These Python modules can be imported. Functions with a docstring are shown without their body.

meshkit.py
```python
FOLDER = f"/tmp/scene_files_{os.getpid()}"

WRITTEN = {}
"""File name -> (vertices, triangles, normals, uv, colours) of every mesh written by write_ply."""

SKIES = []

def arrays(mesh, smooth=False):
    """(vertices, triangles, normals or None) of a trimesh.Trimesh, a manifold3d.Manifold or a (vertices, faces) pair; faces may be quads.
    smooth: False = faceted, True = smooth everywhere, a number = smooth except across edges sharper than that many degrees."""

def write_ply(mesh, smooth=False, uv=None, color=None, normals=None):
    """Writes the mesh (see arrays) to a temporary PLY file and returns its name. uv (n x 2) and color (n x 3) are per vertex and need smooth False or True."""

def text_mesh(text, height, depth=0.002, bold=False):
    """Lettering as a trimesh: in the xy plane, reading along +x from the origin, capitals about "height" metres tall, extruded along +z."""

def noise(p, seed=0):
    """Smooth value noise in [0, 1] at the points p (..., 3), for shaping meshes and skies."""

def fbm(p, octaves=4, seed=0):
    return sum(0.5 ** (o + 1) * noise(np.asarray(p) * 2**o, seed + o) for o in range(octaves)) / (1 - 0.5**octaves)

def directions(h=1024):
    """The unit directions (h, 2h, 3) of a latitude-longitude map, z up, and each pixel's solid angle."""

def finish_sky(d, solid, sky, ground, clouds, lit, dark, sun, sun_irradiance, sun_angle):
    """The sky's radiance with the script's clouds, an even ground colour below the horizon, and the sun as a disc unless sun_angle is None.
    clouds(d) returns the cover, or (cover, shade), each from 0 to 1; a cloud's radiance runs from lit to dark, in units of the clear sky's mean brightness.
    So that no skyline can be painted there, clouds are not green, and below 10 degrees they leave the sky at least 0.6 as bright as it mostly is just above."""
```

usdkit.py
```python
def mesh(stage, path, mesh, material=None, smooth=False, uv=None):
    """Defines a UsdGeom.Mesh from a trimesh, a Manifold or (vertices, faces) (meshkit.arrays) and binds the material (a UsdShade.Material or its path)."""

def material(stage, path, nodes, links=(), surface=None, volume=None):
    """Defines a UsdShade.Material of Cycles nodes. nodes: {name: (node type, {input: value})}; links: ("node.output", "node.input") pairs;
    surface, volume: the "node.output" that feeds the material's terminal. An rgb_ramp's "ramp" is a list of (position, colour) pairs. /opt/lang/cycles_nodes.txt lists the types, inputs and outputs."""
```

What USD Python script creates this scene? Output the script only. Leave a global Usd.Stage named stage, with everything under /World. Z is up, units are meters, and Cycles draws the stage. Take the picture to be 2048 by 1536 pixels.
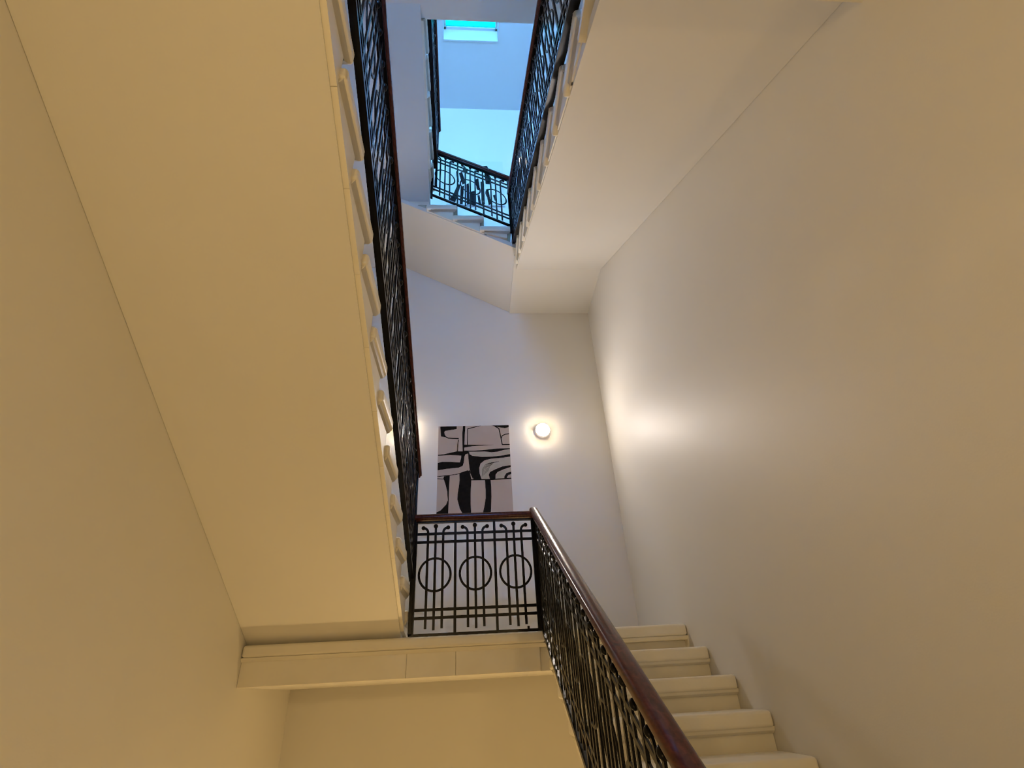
import math, random
import numpy as np, trimesh, usdkit
from shapely.geometry import Polygon
from pxr import Usd, UsdGeom, UsdLux, UsdShade, Gf, Sdf

stage = Usd.Stage.CreateInMemory()
UsdGeom.SetStageUpAxis(stage, UsdGeom.Tokens.z)
UsdGeom.SetStageMetersPerUnit(stage, 1.0)
world = UsdGeom.Xform.Define(stage, '/World')
stage.SetDefaultPrim(world.GetPrim())
UsdGeom.Scope.Define(stage, '/World/Looks')

# ------------------------------------------------------------------ camera
CAM = np.array([0.4286, -3.8829, -0.3688])
PITCH, YAW, ROLL, FPX = 31.2118, 5.2326, -3.4211, 1026.19
a, b, c = (math.radians(v) for v in (PITCH, YAW, ROLL))
Fw = np.array([math.sin(b) * math.cos(a), math.cos(b) * math.cos(a), math.sin(a)])
Rt = np.array([math.cos(b), -math.sin(b), 0.0])
Up = np.cross(Rt, Fw)
Rt, Up = Rt * math.cos(c) + Up * math.sin(c), -Rt * math.sin(c) + Up * math.cos(c)
cam = UsdGeom.Camera.Define(stage, '/World/camera')
m4 = Gf.Matrix4d(*Rt, 0, *Up, 0, *(-Fw), 0, *CAM, 1)
cam.AddTransformOp().Set(m4)
cam.CreateHorizontalApertureAttr(36.0)
cam.CreateVerticalApertureAttr(27.0)
cam.CreateFocalLengthAttr(36.0 * FPX / 2048)
cam.CreateClippingRangeAttr(Gf.Vec2f(0.02, 200))
cam.CreateExposureAttr(0.05)

# ------------------------------------------------------------------ light levels (sky, lamps)
SKY_COLOR, SKY_GAIN = (0.170, 0.435, 1.0), 15.5      # deep daylight blue under the photo's warm white balance
sky = UsdLux.DomeLight.Define(stage, '/World/sky')
sky.CreateColorAttr(Gf.Vec3f(*SKY_COLOR))
sky.CreateIntensityAttr(SKY_GAIN)
EDGE = 0.6                                        # the lamps' edge glows less than their face
LAMPS = {'opal': ((1.0, 0.90, 0.84), 262.0),       # wall lamps of the first landing
         'opal_upper': ((1.0, 0.85, 0.70), 18.0),  # wall lamps of the upper floors
         'opal_base': ((1.0, 0.70, 0.32), 490.0),   # wall lamps of the floor below
         'opal_low': ((1.0, 0.69, 0.30), 146.0)}   # wall lamps behind the camera

# ------------------------------------------------------------------ measures (metres; z = 0 on the first landing)
W, L, XL, XR = 0.876, 1.108, -1.085, 1.899
FLOOR, BASE, YF, CEIL = -1.98, -3.96, -4.75, 8.10
R, T = 0.165, 0.3023
Z2, Z3, Z4, Z5 = 2.07, 3.845, 4.68, 5.70

# ------------------------------------------------------------------ materials
def mat(name, nodes, links, surface='p.BSDF'):
    return usdkit.material(stage, '/World/Looks/' + name, nodes, links, surface=surface)

def paint(name, c1, c2, rough, scale=2.0, bump=0.02, fine=220.0, spec=0.5):
    return mat(name, {
        'tc': ('geometry', {}),
        'n': ('noise_texture', {'scale': scale, 'detail': 4.0}),
        'r': ('rgb_ramp', {'ramp': [(0.3, c1), (0.7, c2)]}),
        'n2': ('noise_texture', {'scale': fine, 'detail': 2.0}),
        'b': ('bump', {'strength': bump, 'distance': 0.01}),
        'p': ('principled_bsdf', {'roughness': rough, 'specular_ior_level': spec})},
        [('tc.position', 'n.vector'), ('tc.position', 'n2.vector'), ('n.fac', 'r.fac'), ('r.color', 'p.base_color'),
         ('n2.fac', 'b.height'), ('b.normal', 'p.normal')])

M = {}
M['plaster'] = paint('plaster', (0.78, 0.755, 0.70), (0.80, 0.775, 0.72), 0.5, 1.2, 0.03, 160)
M['stone'] = paint('stone', (0.84, 0.79, 0.67), (0.88, 0.83, 0.71), 0.38, 6.0, 0.03, 90)
M['floor'] = paint('floor_stone', (0.50, 0.43, 0.33), (0.58, 0.51, 0.40), 0.4, 9.0, 0.03, 60)
M['iron'] = mat('iron', {
    'tc': ('geometry', {}), 'n': ('noise_texture', {'scale': 40.0, 'detail': 3.0}),
    'r': ('rgb_ramp', {'ramp': [(0.3, (0.002, 0.002, 0.0025)), (0.7, (0.004, 0.0035, 0.004))]}),
    'p': ('principled_bsdf', {'roughness': 0.25, 'specular_ior_level': 0.2})},
    [('tc.position', 'n.vector'), ('n.fac', 'r.fac'), ('r.color', 'p.base_color')])
M['canvas'] = paint('canvas', (0.52, 0.415, 0.345), (0.56, 0.455, 0.38), 0.85, 5.0, 0.05, 500, 0.2)
M['ivory'] = paint('canvas_white', (0.72, 0.72, 0.71), (0.76, 0.76, 0.75), 0.8, 5.0, 0.1, 500)
M['ink'] = paint('black_paint', (0.008, 0.008, 0.008), (0.014, 0.012, 0.012), 0.8, 30.0, 0.05, 400, 0.08)
M['olive'] = paint('olive_paint', (0.44, 0.40, 0.31), (0.52, 0.46, 0.37), 0.75, 18.0, 0.1, 400)
M['white_metal'] = paint('white_metal', (0.75, 0.73, 0.70), (0.78, 0.76, 0.73), 0.35, 5.0, 0.01, 90)
M['mahogany'] = mat('mahogany', {
    'tc': ('geometry', {}),
    'mp': ('mapping', {'scale': (14.0, 2.0, 14.0)}),
    'n': ('noise_texture', {'scale': 5.0, 'detail': 6.0, 'distortion': 0.6}),
    'r': ('rgb_ramp', {'ramp': [(0.3, (0.040, 0.010, 0.007)), (0.55, (0.075, 0.018, 0.011)), (0.75, (0.11, 0.028, 0.016))]}),
    'p': ('principled_bsdf', {'roughness': 0.2, 'specular_ior_level': 0.2})},
    [('tc.position', 'mp.vector'), ('mp.vector', 'n.vector'), ('n.fac', 'r.fac'), ('r.color', 'p.base_color')])
for nm, (c_, g_) in LAMPS.items():
    M[nm] = mat(nm + '_glow', {'e': ('emission', {'color': c_, 'strength': g_})}, [], 'e.emission')
    M[nm + '_edge'] = mat(nm + '_edge_glow', {'e': ('emission', {'color': (c_[0], c_[1] * .86, c_[2] * .55), 'strength': g_ * EDGE})}, [], 'e.emission')
M['lamp_rim'] = mat('lamp_rim', {
    'p': ('principled_bsdf', {'base_color': (0.75, 0.66, 0.58), 'roughness': 0.35, 'emission_color': (1.0, 0.80, 0.68), 'emission_strength': 0.55})}, [])
M['glass'] = mat('window_glass', {
    'f': ('fresnel', {'IOR': 1.45}), 't': ('transparent_bsdf', {'color': (0.95, 0.98, 1.0)}),
    'g': ('glossy_bsdf', {'roughness': 0.02, 'color': (1, 1, 1)}), 'm': ('mix_closure', {})},
    [('f.fac', 'm.fac'), ('t.BSDF', 'm.closure1'), ('g.BSDF', 'm.closure2')], 'm.closure')

M['tinted_glass'] = mat('tinted_glass', {
    'f': ('fresnel', {'IOR': 1.3}), 't': ('transparent_bsdf', {'color': (0.02, 0.30, 0.25)}),
    'g': ('glossy_bsdf', {'roughness': 0.1, 'color': (0.5, 0.8, 1)}), 'm': ('mix_closure', {})},
    [('f.fac', 'm.fac'), ('t.BSDF', 'm.closure1'), ('g.BSDF', 'm.closure2')], 'm.closure')

# ------------------------------------------------------------------ helpers
def numbered(path):
    if not stage.GetPrimAtPath(path):
        return path
    k = 1
    while stage.GetPrimAtPath(f'{path}_{k:03d}'):
        k += 1
    return f'{path}_{k:03d}'

def tag(prim, label=None, cat=None, group=None, kind=None):
    for k, v in (('label', label), ('category', cat), ('group', group), ('kind', kind)):
        if v:
            prim.SetCustomDataByKey(k, v)
    return prim

def thing(name, label, cat, loc=(0, 0, 0), group=None, kind=None):
    x = UsdGeom.Xform.Define(stage, numbered('/World/' + name))
    x.AddTranslateOp().Set(Gf.Vec3d(*map(float, loc)))
    return tag(x.GetPrim(), label, cat, group, kind)

def obj(name, mesh, m, parent=None, smooth=30, label=None):
    base = parent.GetPath().pathString if parent else '/World'
    if parent is not None:                       # children are given in world coordinates
        top = parent
        while top.GetParent().GetPath().pathString != '/World':
            top = top.GetParent()
        off = np.array(UsdGeom.Xformable(top).GetLocalTransformation().ExtractTranslation())
        mesh = mesh.copy(); mesh.apply_translation(-off)
    p = usdkit.mesh(stage, numbered(f'{base}/{name}'), mesh, M[m], smooth=smooth).GetPrim()
    return tag(p, label)

def struct(name, mesh, m, label=None):
    p = obj(name, mesh, m, None, False)
    return tag(p, label, None, None, 'structure')

def box(x0, x1, y0, y1, z0, z1):
    bm = trimesh.creation.box((x1 - x0, y1 - y0, z1 - z0))
    bm.apply_translation(((x0 + x1) / 2, (y0 + y1) / 2, (z0 + z1) / 2))
    return bm

def hull(pts):
    return trimesh.convex.convex_hull(np.asarray(pts, float))

def frame_map(mesh, O, S, H, D=None):
    """local (s, h, d) -> world; S unit horizontal direction (3), H scalar slope dz/ds, d across."""
    v = np.asarray(mesh.vertices); S = np.asarray(S, float)
    N = np.cross(S, [0, 0, 1.0]) if D is None else np.asarray(D, float)
    w = np.asarray(O, float) + v[:, :1] * S + v[:, 2:3] * N
    w[:, 2] += v[:, 1] + H * v[:, 0]
    out = trimesh.Trimesh(w, mesh.faces, process=False)
    if out.volume < 0:
        out.invert()
    return out

def lbox(s0, s1, h0, h1, d0, d1):
    return box(s0, s1, h0, h1, d0, d1)

def tube(path, r, n=10, closed=False, turn=0.0, flat=1.0):
    """round bar along a planar path in the (s, h) plane."""
    P = np.array([(x, y, 0.0) for x, y in path]); k = len(P)
    V = []
    for i in range(k):
        t = (P[(i + 1) % k] - P[i - 1]) if closed else (P[min(i + 1, k - 1)] - P[max(i - 1, 0)])
        t /= np.linalg.norm(t)
        u = np.array([-t[1], t[0], 0.0])
        rr = r[i] if np.ndim(r) else r
        for j in range(n):
            q = 2 * math.pi * (j + turn) / n
            V.append(P[i] + rr * (math.cos(q) * u + math.sin(q) * np.array([0, 0, flat])))
    F = []
    for i in range(k if closed else k - 1):
        for j in range(n):
            A, B = i * n + j, i * n + (j + 1) % n
            C, D = ((i + 1) % k) * n + j, ((i + 1) % k) * n + (j + 1) % n
            F += [(A, B, D), (A, D, C)]
    if not closed:
        for e, flip in ((0, 0), (k - 1, 1)):
            ci = len(V); V.append(P[e])
            for j in range(n):
                A, B = e * n + j, e * n + (j + 1) % n
                F.append((ci, A, B) if flip else (ci, B, A))
    tm = trimesh.Trimesh(np.array(V), np.array(F), process=False)
    trimesh.repair.fix_normals(tm)
    return tm

def ball(s, h, r):
    bm = trimesh.creation.icosphere(2, r); bm.apply_translation((s, h, 0))
    return bm

# ------------------------------------------------------------------ the shell
TH = 0.25
for nm, bx_ in (('wall_left', (XL - TH, XL, YF - TH, L + TH, BASE - .3, CEIL)),
                ('wall_right', (XR, XR + TH, YF - TH, L + TH, BASE - .3, CEIL)),
                ('wall_back', (XL, XR, L, L + TH, BASE - .3, CEIL))):
    struct(nm, box(*bx_), 'plaster')
struct('floor', box(XL, XR, YF, L, BASE - .2, BASE), 'floor')

def plate_with_holes(axis, lo, hi, t0, t1, holes):
    """plate lo..hi with rectangular holes; axis 2: xy plate between z t0..t1; axis 1: xz plate between y t0..t1."""
    P = Polygon([(lo[0], lo[1]), (hi[0], lo[1]), (hi[0], hi[1]), (lo[0], hi[1])],
                [[(h[0], h[1]), (h[2], h[1]), (h[2], h[3]), (h[0], h[3])] for h in holes])
    e = trimesh.creation.extrude_polygon(P, t1 - t0, engine='earcut')
    v = np.asarray(e.vertices).copy()
    if axis == 2:
        v[:, 2] += t0
        return trimesh.Trimesh(v, e.faces, process=False)
    o = trimesh.Trimesh(np.stack([v[:, 0], t0 + v[:, 2], v[:, 1]], 1), e.faces, process=False); o.invert()
    return o

SK = (0.07, -2.4, 0.885, 0.045)                     # skylight opening x0, y0, x1, y1
struct('ceiling', plate_with_holes(2, (XL - TH, YF - TH), (XR + TH, L + TH), CEIL, CEIL + 0.40, [SK]), 'plaster')
WN = (-0.75, 6.15, 1.55, 7.90)                      # landing window in the front wall, above the frame
WM = (-0.05, 2.45, 0.85, 3.20)                      # window of the middle landing, also behind the camera
struct('wall_front', plate_with_holes(1, (XL, BASE - .3), (XR, CEIL), YF - TH, YF, [WN, WM]), 'plaster')

w1 = thing('window_1', 'blue-lit rooflight with thin white frame in the top ceiling', None, (0.48, -1.2, CEIL + .3), kind='structure')
fz0, fz1 = CEIL + .30, CEIL + .36
fr = [box(SK[0], SK[2], SK[3] - .035, SK[3], fz0, fz1), box(SK[0], SK[2], SK[1], SK[1] + .035, fz0, fz1),
      box(SK[0], SK[0] + .03, SK[1], SK[3], fz0, fz1), box(SK[2] - .03, SK[2], SK[1], SK[3], fz0, fz1)]
fr += [box(SK[0], SK[2], yy - .02, yy + .02, fz0, fz1) for yy in (-0.78, -1.6)]
obj('window_frame', trimesh.util.concatenate(fr), 'white_metal', w1, False)
ys = [SK[1] + .035, -1.62, -1.58, -0.80, -0.76, SK[3] - .035]
for i in range(0, 6, 2):
    obj('pane', box(SK[0] + .03, SK[2] - .03, ys[i], ys[i + 1], fz0 + .025, fz0 + .031), 'tinted_glass', w1, False, 'cyan tinted glass pane')
tr = [box(SK[0] - .02, SK[2] + .02, SK[3], SK[3] + .02, CEIL - .008, CEIL), box(SK[0] - .02, SK[2] + .02, SK[1] - .02, SK[1], CEIL - .008, CEIL),
      box(SK[0] - .02, SK[0], SK[1], SK[3], CEIL - .008, CEIL), box(SK[2], SK[2] + .02, SK[1], SK[3], CEIL - .008, CEIL)]
obj('trim', trimesh.util.concatenate(tr), 'white_metal', w1, False)

y0, y1 = YF - .14, YF - .08
for nm, lab, q in (('window_2', 'tall white framed window of the top landing', WN), ('window_3', 'white framed window of the middle landing', WM)):
    w2 = thing(nm, lab, None, (0.4, YF - .1, q[1]), kind='structure')
    xm = (q[0] + q[2]) / 2
    fr = [box(q[0], q[2], y0, y1, q[1], q[1] + .05), box(q[0], q[2], y0, y1, q[3] - .05, q[3]),
          box(q[0], q[0] + .05, y0, y1, q[1], q[3]), box(q[2] - .05, q[2], y0, y1, q[1], q[3]), box(xm - .02, xm + .02, y0, y1, q[1], q[3])]
    obj('window_frame', trimesh.util.concatenate(fr), 'white_metal', w2, False)
    obj('pane', box(q[0] + .05, xm - .02, YF - .115, YF - .109, q[1] + .05, q[3] - .05), 'glass', w2, False)
    obj('pane', box(xm + .02, q[2] - .05, YF - .115, YF - .109, q[1] + .05, q[3] - .05), 'glass', w2, False)

# ------------------------------------------------------------------ stairs
TREAD, COVE, OVER = 0.074, 0.024, 0.046

def rbox(lo, hi, r):
    """rounded box as the hull of eight low spheres"""
    s = trimesh.creation.icosphere(1, r).vertices
    pts = []
    for x in (lo[0] + r, hi[0] - r):
        for y in (lo[1] + r, hi[1] - r):
            for z in (lo[2] + r, hi[2] - r):
                pts.append(s + (x, y, z))
    return hull(np.vstack(pts))

def prism(poly_sz, d0, d1):
    """(s, h) polygon extruded over d0..d1 in local frame"""
    P = Polygon(poly_sz)
    if P.exterior.is_ccw is False:
        P = Polygon(list(P.exterior.coords)[::-1])
    e = trimesh.creation.extrude_polygon(P, d1 - d0, engine='earcut')
    v = np.asarray(e.vertices).copy(); v[:, 2] += d0
    return trimesh.Trimesh(v, e.faces, process=False)

def flight(name, label, O, S, N, n, r, t, width, tip0, soff, rec_body, rec_soff, end_over=0.0, low=0.0, first=0, soff_to=None, thick=0.06):
    """O: point under the first nosing's tip on the well side (d = 0), z = level below first riser. S = way up, N = across, from well side to wall.
    soff: depth of the soffit under the nosing line, rec_*: how far body and soffit stand back from the well side."""
    g = thing(name, label, 'staircase', O)
    sl = r / t
    for k in range(first, n):
        s0, zt = tip0 + k * t, (k + 1) * r
        s1 = s0 + t + OVER + 0.006
        body_s0, body_s1 = s0 + OVER, s0 + t + OVER - .002
        def so(s): return sl * (s - tip0) + r - soff
        top = zt - TREAD - .001
        body_s1 = min(body_s1, tip0 + (top - .02 - r + soff) / sl)
        bot0, bot1 = so(body_s0) + .012, so(body_s1) + .012
        bot0 = max(bot0, low); bot1 = max(bot1, low)
        body = prism([(body_s0, bot0), (body_s1, bot1), (body_s1, top), (body_s0, top)], rec_body, width)
        st = obj('step', frame_map(body, O, S, 0, N), 'stone', g, False)
        tr_ = trimesh.util.concatenate([rbox((s0, zt - TREAD, end_over + .02), (s0 + t - .004, zt, width), 0.018),
                                        rbox((s0, zt - TREAD, end_over), (s1, zt, rec_soff + .03), 0.018)])
        obj('tread', frame_map(tr_, O, S, 0, N), 'stone', st, 40)
        cs = tip0 + (zt - TREAD - COVE - .012 - r + soff) / sl
        ring_ = lambda e1, d1: hull([(s0 + x, zt - TREAD - z, d) for x, z, q in ((.010, -.006, .010), (.018, .012, .018), (.034, COVE, .028)) for d in (end_over + q, d1)] +
                                    [(e1, zt - TREAD - z, d) for z, q in ((-.006, .010), (.012, .018), (COVE, .028)) for d in (end_over + q, d1)])
        cv = trimesh.util.concatenate([ring_(min(cs, body_s1), width), ring_(min(cs, s0 + t + OVER - .004), rec_soff + .003)])
        obj('nosing_moulding', frame_map(cv, O, S, 0, N), 'stone', st, False)
    sa, sb = (soff_to if soff_to else (tip0 + first * t, tip0 + n * t))
    def so(s): return sl * (s - tip0) + r - soff
    slab = prism([(sa, so(sa)), (sb, so(sb)), (sb, so(sb) + thick), (sa, so(sa) + thick)], rec_soff, width)
    obj('soffit', frame_map(slab, O, S, 0, N), 'plaster', g, False)
    return g

X, Y = np.array([1.0, 0, 0]), np.array([0, 1.0, 0])
# flight A: up along the right wall, away from the camera (last tread is the landing itself)
flight('staircase', 'cream painted stone stairs climbing along the right wall to the first landing', (W + .046, -.03 - 12 * T + T, FLOOR), Y, X, 11, R, T, XR - W - .048, 0.0, .30, .026, .036, soff_to=(0.35, 11.15 * T))
# flight B: up towards the camera along the left wall
RB, TB = 0.17, 0.3114
flight('staircase', 'long stairs overhead at left whose yellowish soffit and scalloped step ends rise towards the camera', (-.023, .350, 0.0), -Y, -X, 11, RB, TB, -.025 - XL, 0.0, .335, .028, .052, soff_to=(.20, 11.0 * TB))
# flight C: up along the right wall, away from the camera, above
RC, TC = 0.1747, 0.3242
nC = 9
flight('staircase', 'upper stairs on the right seen from below, grey-beige soffit against the right wall', (W + .029, .105 - nC * TC, Z3 - (nC + 1) * RC), Y, X, 9, RC, TC, XR - W - .031, 0.0, .27, .026, .034, soff_to=(-.40, 9.72 * TC))
# flight D: up towards the camera along the left wall, above
RD, TD = 0.165, 0.3023
flight('staircase', 'topmost narrow-looking stairs at upper left with bluish white step ends', (.022, .191, 5.70 - 6 * RD), -Y, -X, 5, RD, TD, .020 - XL, 0.0, .33, .028, .052, soff_to=(-.15, 5.56 * TD))
# short flight E across the far side
RE, TE = 0.165, 0.292
flight('staircase', 'short flight of wide winder steps across the far side of the upper well', (W, -.012, Z3), -X, Y, 3, RE, TE, L + .010, 0.0, .275, .028, .045, soff_to=(-.062, 1.29))

# ------------------------------------------------------------------ landings
def landing(label, slab, pieces):
    g = thing('landing', label, 'landing', slab[0])
    obj('slab', box(*slab[1]), 'plaster', g, False)
    for nm, mm, m in pieces:
        obj(nm, mm, m, g, 40)
    return g

ld = [('nosing', rbox((XL, -.032, -TREAD), (W + .03, .2, 0), .02), 'stone'),
      ('nosing', rbox((W + .033, -.032, -TREAD), (XR, .2, 0), .02), 'stone'),
      ('cornice_moulding', hull([(x, y, z) for x in (XL, XR) for y, z in ((-.022, -TREAD), (-.016, -TREAD - .012), (-.004, -TREAD - COVE), (.1, -TREAD), (.1, -TREAD - COVE))]), 'stone')]
xs = [XL, -.025, .30, W - .012]
for i in range(3):
    ld.append(('fascia_panel', rbox((xs[i] + .0005, -.001 - .0015 * (i % 2), -.24), (xs[i + 1] - .0005, .06, -TREAD - COVE + .002), .0025), 'stone'))
landing('first landing with moulded cream edge below the frontal iron railing', ((.4, .5, -.24), (XL, XR, .055, L, -.238, -.002)), ld)

landing('lower landing on which the camera stands', ((.4, -4, FLOOR - .24), (XL, XR, YF, -3.32, FLOOR - .24, FLOOR)),
        [('nosing', rbox((XL, -3.5, FLOOR - TREAD), (W, -3.28, FLOOR + .002), .018), 'stone')])
landing('landing above the camera where both long flights meet', ((.4, -3.8, 1.76), (XL, XR, YF, -3.07, 1.775, Z2)),
        [('fascia_panel', box(XL, W + .03, -3.10, -3.055, 1.765, Z2 - .03), 'stone'), ('fascia_panel', box(W + .031, XR, -3.12, -2.775, 2.035, Z2), 'stone')])
landing('small upper corner landing in the far right corner', ((1.4, .6, 3.69), (W + .03, XR, .13, L, 3.70, Z3)),
        [('nosing', rbox((W + .03, .105, Z3 - TREAD), (XR, .4, Z3), .018), 'stone'),
         ('kerb', rbox((W + .0, -.012, Z3 - TREAD), (W + .06, .2, Z3), .012), 'stone')])
landing('small upper corner landing in the far left corner', ((-.7, .6, Z4 - .24), (XL, W - 3.99 * TE - .03, .33, L, Z4 - .215, Z4 - .001)),
        [('step', box(W - 4 * TE - .06, W - 3 * TE - .035, .09, L, Z3 + 4 * RE - .06, Z3 + 4 * RE), 'stone')])
landing('top landing whose bluish underside closes the view at the top', ((.4, -3, Z5 - .24), (XL, XR, YF, -1.355, Z5 - .24, Z5)),
        [('nosing', rbox((XL, -1.5, Z5 - TREAD), (XR, -1.322, Z5), .018), 'stone')])

# ------------------------------------------------------------------ iron railings
HB = 0.782                                     # underside of handrail above the bottom bar's foot
RAIL_W, RAIL_H = 0.066, 0.058

def rail_profile():
    w, h = RAIL_W / 2, RAIL_H
    half = [(w * .62, 0), (w * .68, .010), (w * .96, .016), (w, .022), (w, .036), (w * .95, .043), (w * .82, .049), (w * .6, .0545), (w * .3, .057)]
    return half + [(0, h)] + [(-d, z) for d, z in half[::-1]]

def handrail(s0, s1, h, m0=0.0, m1=0.0):
    """along s with plumb (or mitred) ends"""
    prof = rail_profile(); k = len(prof)
    V = [(s0 + m0 * d, h + z, d) for d, z in prof] + [(s1 + m1 * d, h + z, d) for d, z in prof]
    F = []
    for i in range(k):
        j = (i + 1) % k
        F += [(i, j, k + j), (i, k + j, k + i)]
    V += [(s0, h + .03, 0), (s1, h + .03, 0)]
    for i in range(k):
        j = (i + 1) % k
        F += [(2 * k, j, i), (2 * k + 1, k + i, k + j)]
    t_ = trimesh.Trimesh(np.array(V), np.array(F), process=False)
    trimesh.repair.fix_normals(t_)
    return t_

def railing(label, O, S, slope, s0, s1, posts, pw, rail=(0, 0, 0, 0), end_posts=(), group=None, bottom=True, hb=HB, bar_h=.022, post_foot=0.0, bar_d=(-.011, .011)):
    """O base point on the line of the bottom bar; posts = list of s; panels of width pw between following posts."""
    S = np.asarray(S, float)
    g = thing('stair_railing', label, 'railing', O, group)
    fm = lambda m_: frame_map(m_, O, S, slope)
    obj('handrail', fm(handrail(s0 + rail[0], s1 + rail[1], hb, rail[2], rail[3])), 'mahogany', g, 35)
    obj('rail_bar', fm(lbox(s0, s1, hb - .010, hb, -.016, .016)), 'iron', g, False)
    if bottom:
        obj('bottom_bar', fm(lbox(s0, s1, -.004, bar_h - .004, *bar_d)), 'iron', g, False)
    for h in (.115, .167, .631, .691):
        obj('cross_bar', fm(lbox(s0, s1, h - .0095, h + .0095, -.004, .004)), 'iron', g, False)
    for s in posts:
        obj('post', fm(lbox(s - .0092, s + .0092, post_foot, hb, -.0055, .0055)), 'iron', g, False)
    for s, h0, h1, w in end_posts:
        obj('end_post', fm(lbox(s - w, s + w, h0, h1, -w, w)), 'iron', g, False)
    r = .0093
    for i in range(len(posts) - 1):
        if abs(posts[i + 1] - posts[i] - pw) > .02 * pw + .01:
            continue
        c = (posts[i] + posts[i + 1]) / 2; k = pw / .292
        obj('ball_rod', fm(trimesh.util.concatenate([tube([(c, .037), (c, .74)], r * 1.3, 4, False, .5, .5), ball(c, .748, .0165)])), 'iron', g, 30)
        for sg in (-1, 1):
            x = c + sg * .056 * k
            path = [(x, .047), (x, .68)] + [(x + sg * .036 * (1 - math.cos(q)) * 1.0, .70 + .036 * math.sin(q)) for q in np.linspace(.15, math.pi / 2 + .25, 7)]
            rr = [r] * len(path)
            obj('curled_rod', fm(trimesh.util.concatenate([tube(path, [v * 1.3 for v in rr], 4, False, .5, .5), ball(x + sg * .036, .7365, .0150)])), 'iron', g, 40)
        q = np.linspace(0, 2 * math.pi, 36, endpoint=False)
        obj('ring', fm(tube([(c + .113 * k * math.cos(z), .401 + .113 * math.sin(z)) for z in q], .008, 8, True, 0.0, .6)), 'iron', g, 60)
    return g

PW = W / 3
# front railing on the first landing
g = railing('straight black iron railing with three rings on the first landing edge, facing the camera', (0, 0, 0), X, 0, 0.0, W, [PW * i for i in range(4)], PW,
            rail=(-.03, .045, 0, 0), end_posts=((0.0, 0, HB, .012), (W, 0, HB, .012)))
obj('bolt', box(W - .085, W - .07, -.008, .008, .015, .035), 'iron', g, False)
# flight A railing (goes down towards the camera)
sA = R / T
def posts_down(first, pitch, n): return [first + pitch * i for i in range(n)]
railing('black iron railing with polished mahogany handrail descending towards the camera at lower right', (W + .022, 0, .005), -Y, -sA, 0.0, 3.3, posts_down(.05, T, 11), T,
        rail=(-.045, .05, 0, 0), end_posts=((0.0, 0, HB, .014), (3.29, -.35, HB, .014)), hb=.80, bar_h=.026, bar_d=(-.035, .011))
# flight B railing (rises towards the camera)
sB = RB / TB
railing('black iron railing with dark handrail rising overhead at left along the scalloped step ends', (-.012, .0, .364), -Y, sB, 0.0, 3.4, posts_down(.02, TB, 12), TB,
        rail=(-.03, .05, 0, 0), end_posts=((0.012, -.36, .80, .012),), hb=.80, bar_h=.026, bar_d=(-.011, .022))
# flight C railing
sC = RC / TC
railing('upper black iron railing climbing away along the right-hand stairs', (W + .015, 0, 3.765), -Y, -sC, 0.0, 2.95, posts_down(.02, TC, 10), TC,
        rail=(-.03, .05, 0, 0), end_posts=((0.0, -.02, HB, .014),), bar_h=.026, bar_d=(-.035, .011))
# short railing across the far winder steps
sE = RE / TE
railing('short sloping black iron railing with three rings over the far winder steps', (W, .0, 4.01), -X, sE, 0.0, W, [PW * i for i in range(4)], PW,
        rail=(-.03, .04, 0, 0), end_posts=((0.0, -.1, HB, .012), (W, -.05, HB, .012)))
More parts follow.
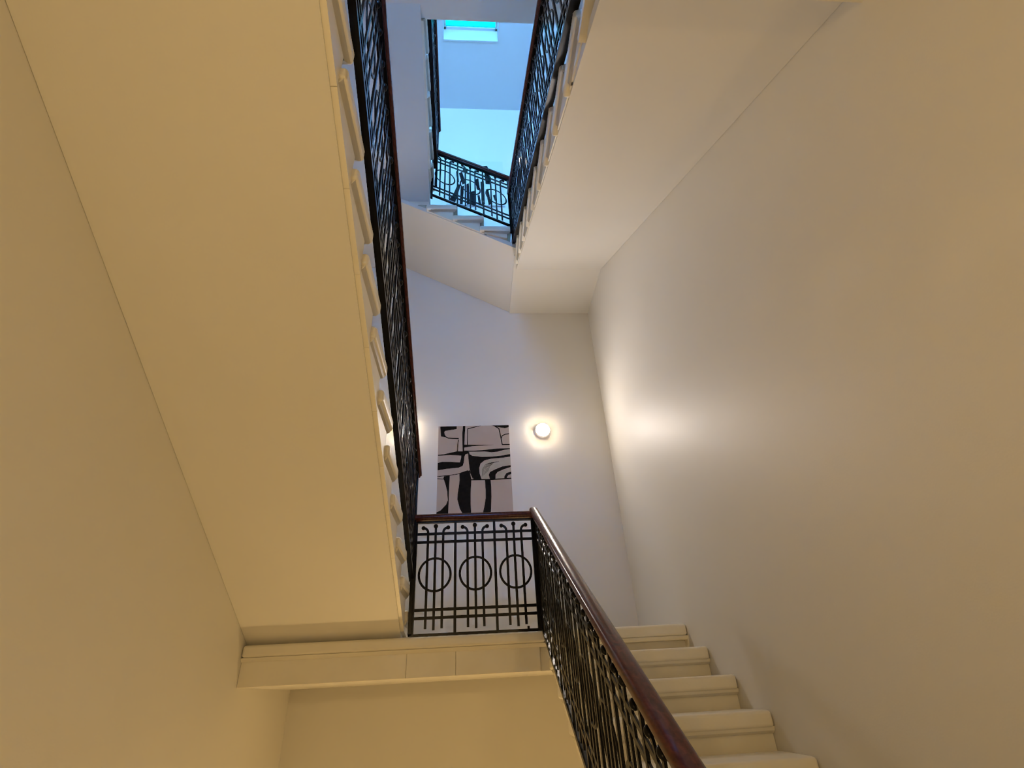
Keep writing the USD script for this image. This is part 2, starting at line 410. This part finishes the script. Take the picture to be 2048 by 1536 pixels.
# flight D railing
sD = RD / TD
railing('black iron railing of the topmost stairs, seen edge-on beside the upper opening', (.045, .0, 4.978), -Y, sD, 0.0, 1.33, posts_down(.02, TD, 5), TD,
        rail=(-.03, .03, 0, 0), end_posts=((0.0, -.3, HB, .012),), bar_h=.026, bar_d=(-.011, .035))

# ------------------------------------------------------------------ wall lamps
def wall_lamp(label, x, z, y=L, face=(0, -1), mat_='opal', group=None):
    """face: the outward direction (x, y) of the wall it hangs on"""
    g = thing('wall_lamp', label, 'lamp', (x, y, z), group)
    n = np.array([face[0], face[1], 0.0]); t = np.array([-n[1], n[0], 0.0])
    def lathe(prof):
        m_ = trimesh.creation.revolve(np.array(prof) * (.88, 1), sections=40)
        v = np.asarray(m_.vertices)
        w = v[:, :1] * t + v[:, 2:3] * n + np.array([x, y, z])
        w[:, 2] += v[:, 1]
        o = trimesh.Trimesh(w, m_.faces, process=False); trimesh.repair.fix_normals(o)
        return o
    obj('base', lathe([(0, .0), (.086, .0), (.088, .004), (.088, .040), (.0, .040)]), 'lamp_rim', g, 30)
    obj('diffuser', lathe([(0, .0505), (.076, .0505), (.070, .056), (.05, .0585), (0, .060)]), mat_, g, 40, 'glowing opal diffuser')
    obj('diffuser_edge', lathe([(0, .0405), (.085, .0405), (.085, .046), (.0765, .050), (0, .050)]), mat_ + '_edge', g, 40, 'warmer glowing edge of the diffuser')
    return g

wall_lamp('round glowing wall lamp to the right of the large painting', 1.185, 2.06)
wall_lamp('round glowing wall lamp left of the large painting, seen through the railing bars', -.29, 2.09)
wall_lamp('round wall lamp of the upper landing glowing through the upper right railing', 1.25, 6.69, mat_='opal_upper')
wall_lamp('round wall lamp on the left of the upper painting', -.33, 6.69, mat_='opal_upper')
for x, side in ((-.33, 'left'), (1.19, 'right')):
    wall_lamp(f'round wall lamp behind the camera, {side} one of the pair near the floor landing', x, .15, YF, (0, 1), 'opal_low', 'lamps on the wall behind the camera')
for x, side in ((-.45, 'left'), (1.0, 'right')):
    wall_lamp(f'round wall lamp below the first landing, {side} one of the pair', x, -2.9, L, (0, -1), 'opal_base', 'lamps on the back wall of the floor below')

# ------------------------------------------------------------------ paintings
def shapes(g, pts_list, name, m, y, thick=.0015, smooth_it=True):
    for pts in pts_list:
        P = Polygon(pts)
        if not P.is_valid:
            P = P.buffer(0)
        if smooth_it:
            P = P.buffer(.004).buffer(-.008).buffer(.004) if P.area > .004 else P
        for q in getattr(P, 'geoms', [P]):
            if q.is_empty:
                continue
            e = trimesh.creation.extrude_polygon(q, thick, engine='earcut')
            v = np.asarray(e.vertices)
            o = trimesh.Trimesh(np.stack([v[:, 0], y - v[:, 2], v[:, 1]], 1), e.faces, process=False)
            if o.volume < 0:
                o.invert()
            obj(name, o, m, g, False)

PX0, PX1, PZ0, PZ1 = .068, .820, 1.135, 2.128
g = thing('painting', 'large black and beige abstract canvas on the wall behind the first landing', 'painting', (.444, L, PZ0))
obj('canvas', box(PX0, PX1, L - .032, L - .002, PZ0, PZ1), 'canvas', g, False)
# corners of the canvas in a close crop of the photograph (for the drawing of its forms): homography crop -> canvas
src = np.array([(122, 172), (1143, 158), (1225, 1418), (108, 1448)], float)
zb = 1.176
dst = np.array([(PX0, PZ1), (PX1, PZ1), (PX1, zb), (PX0, zb)], float)
A_ = []
for (u, v), (x, z) in zip(src, dst):
    A_ += [[u, v, 1, 0, 0, 0, -u * x, -v * x], [0, 0, 0, u, v, 1, -u * z, -v * z]]
hm = np.append(np.linalg.solve(np.array(A_), dst.ravel()), 1).reshape(3, 3)
def cv(pts):
    q = np.c_[np.array(pts, float), np.ones(len(pts))] @ hm.T
    q = q[:, :2] / q[:, 2:]
    q[:, 0] = np.clip(q[:, 0], PX0, PX1); q[:, 1] = np.clip(q[:, 1], PZ0, PZ1)
    return q
def stroke(pts, w=11):
    """thin line of varying width as polygon in crop pixels"""
    from shapely.geometry import LineString
    return list(LineString(pts).buffer(w / 2, cap_style=2, quad_segs=3).exterior.coords)
black = [
    [(148, 176), (388, 172), (384, 212), (310, 222), (215, 238), (206, 262), (216, 296), (236, 330), (160, 318)],
    stroke([(225, 322), (262, 342), (330, 348), (418, 350)], 13),
    stroke([(414, 366), (408, 420), (399, 540)], 10),
    [(478, 168), (512, 168), (505, 300), (500, 470), (498, 540), (478, 540), (474, 420), (470, 280)],
    stroke([(545, 440), (546, 210), (640, 185), (740, 160)], 11),
    [(890, 154), (1143, 154), (1143, 186), (1090, 200), (1020, 190), (960, 178)],
    stroke([(940, 172), (1000, 205), (1030, 330), (1052, 440), (1162, 440)], 13),
    stroke([(1035, 350), (1052, 310), (1100, 290), (1152, 283)], 12),
    [(500, 440), (660, 444), (930, 446), (760, 454), (620, 462), (498, 482)],
    [(498, 528), (640, 530), (800, 518), (980, 500), (1168, 494), (1168, 508), (1080, 518), (980, 545), (900, 552), (800, 540), (640, 542), (500, 545)],
    [(118, 588), (200, 580), (290, 560), (400, 536), (560, 540), (590, 575), (560, 568), (520, 580), (505, 610), (496, 700), (480, 750), (420, 775), (250, 790), (118, 812),
     (118, 706), (180, 690), (300, 690), (440, 700), (456, 640), (458, 598), (300, 590), (180, 596), (118, 598)],
    [(556, 560), (580, 580), (620, 604), (760, 620), (920, 616), (1060, 600), (1172, 580), (1172, 616), (1060, 632), (900, 645), (800, 668), (740, 715), (722, 780), (728, 860),
     (758, 945), (650, 945), (610, 880), (584, 800), (570, 700)],
    [(1180, 742), (1180, 768), (1080, 800), (990, 840), (960, 880), (960, 942), (880, 942), (862, 880), (880, 840), (960, 800), (1060, 760)],
    [(1188, 836), (1188, 872), (1150, 882), (1128, 912), (1124, 942), (1088, 942), (1092, 900), (1120, 856)],
    stroke([(600, 952), (900, 950), (1190, 932)], 16),
    stroke([(112, 935), (210, 940)], 9),
    stroke([(112, 902), (300, 885), (440, 862)], 8),
    [(210, 900), (296, 888), (288, 1040), (284, 1250), (280, 1446), (106, 1448), (106, 1425), (170, 1395), (250, 1310), (272, 1250), (262, 1120), (236, 1020), (205, 930)],
    [(436, 868), (580, 815), (610, 945), (602, 1150), (604, 1300), (614, 1434), (488, 1440), (448, 1370), (412, 1240), (414, 1160), (430, 1050), (440, 960)],
    stroke([(440, 862), (560, 822)], 18),
    [(808, 958), (890, 956), (900, 1060), (905, 1200), (900, 1422), (786, 1428), (805, 1340), (822, 1220), (820, 1100)],
    stroke([(580, 815), (640, 945)], 10),
]
shapes(g, [cv(p) for p in black], 'black_shape', 'ink', L - .032)
olive = [
    [(600, 556), (800, 548), (930, 560), (1040, 540), (1166, 515), (1170, 572), (1060, 590), (920, 606), (760, 610), (640, 592)],
    [(770, 715), (830, 680), (930, 655), (1060, 642), (1174, 630), (1178, 730), (1060, 748), (950, 790), (870, 835), (850, 880), (866, 938), (770, 938), (742, 850), (738, 780)],
    [(1000, 850), (1090, 812), (1184, 778), (1186, 826), (1110, 848), (1080, 900), (1076, 938), (974, 938), (974, 885)],
]
shapes(g, [cv(p) for p in olive], 'olive_shape', 'olive', L - .032, .0008)
scr = [stroke([(765 + 16 * i, 905 - 14 * i), (768 + 22 * i, 800 - 10 * i), (810 + 24 * i, 735 - 6 * i), (880 + 26 * i, 705 - 4 * i)], 4) for i in range(6)]
shapes(g, [cv(p) for p in scr], 'brush_line', 'ink', L - .0328, .0006, False)

# the upper painting: black upright strokes on a white canvas
g = thing('painting', 'white canvas with black upright brush strokes behind the short winder railing', 'painting', (.52, L, 5.66))
obj('canvas', box(.10, .94, L - .03, L - .002, 5.66, 6.66), 'ivory', g, False)
def up(pts):
    """crop pixels of the photograph onto the upper wall"""
    out = []
    for x_, y_ in pts:
        u, v = 820 + x_ / 4.042, 260 + y_ / 4.042
        d = Fw + Rt * (u - 1024) / FPX - Up * (v - 768) / FPX
        k = (L - .03 - CAM[1]) / d[1]
        q = CAM + d * k
        out.append((min(max(q[0], .10), .94), min(max(q[2], 5.66), 6.66)))
    return out
strokes = [
    [(590, 293), (622, 290), (640, 325), (652, 440), (612, 438), (600, 350)],
    [(395, 350), (420, 338), (452, 430), (424, 442)], [(372, 335), (388, 330), (396, 420), (382, 425)],
    [(385, 440), (412, 440), (366, 585), (312, 565), (350, 520)], [(410, 460), (437, 450), (426, 600), (402, 600)],
    [(456, 440), (476, 430), (482, 600), (460, 605)], [(490, 500), (526, 490), (526, 602), (494, 600)],
    [(525, 402), (552, 390), (568, 490), (540, 482)], [(570, 420), (597, 412), (606, 602), (580, 602)],
    [(545, 530), (562, 525), (577, 606), (556, 612)], [(612, 482), (632, 475), (658, 600), (636, 608)],
    [(670, 530), (692, 522), (702, 572), (686, 572)], [(430, 300), (470, 318), (462, 345), (425, 330)]]
shapes(g, [up(p) for p in strokes], 'black_stroke', 'ink', L - .03)
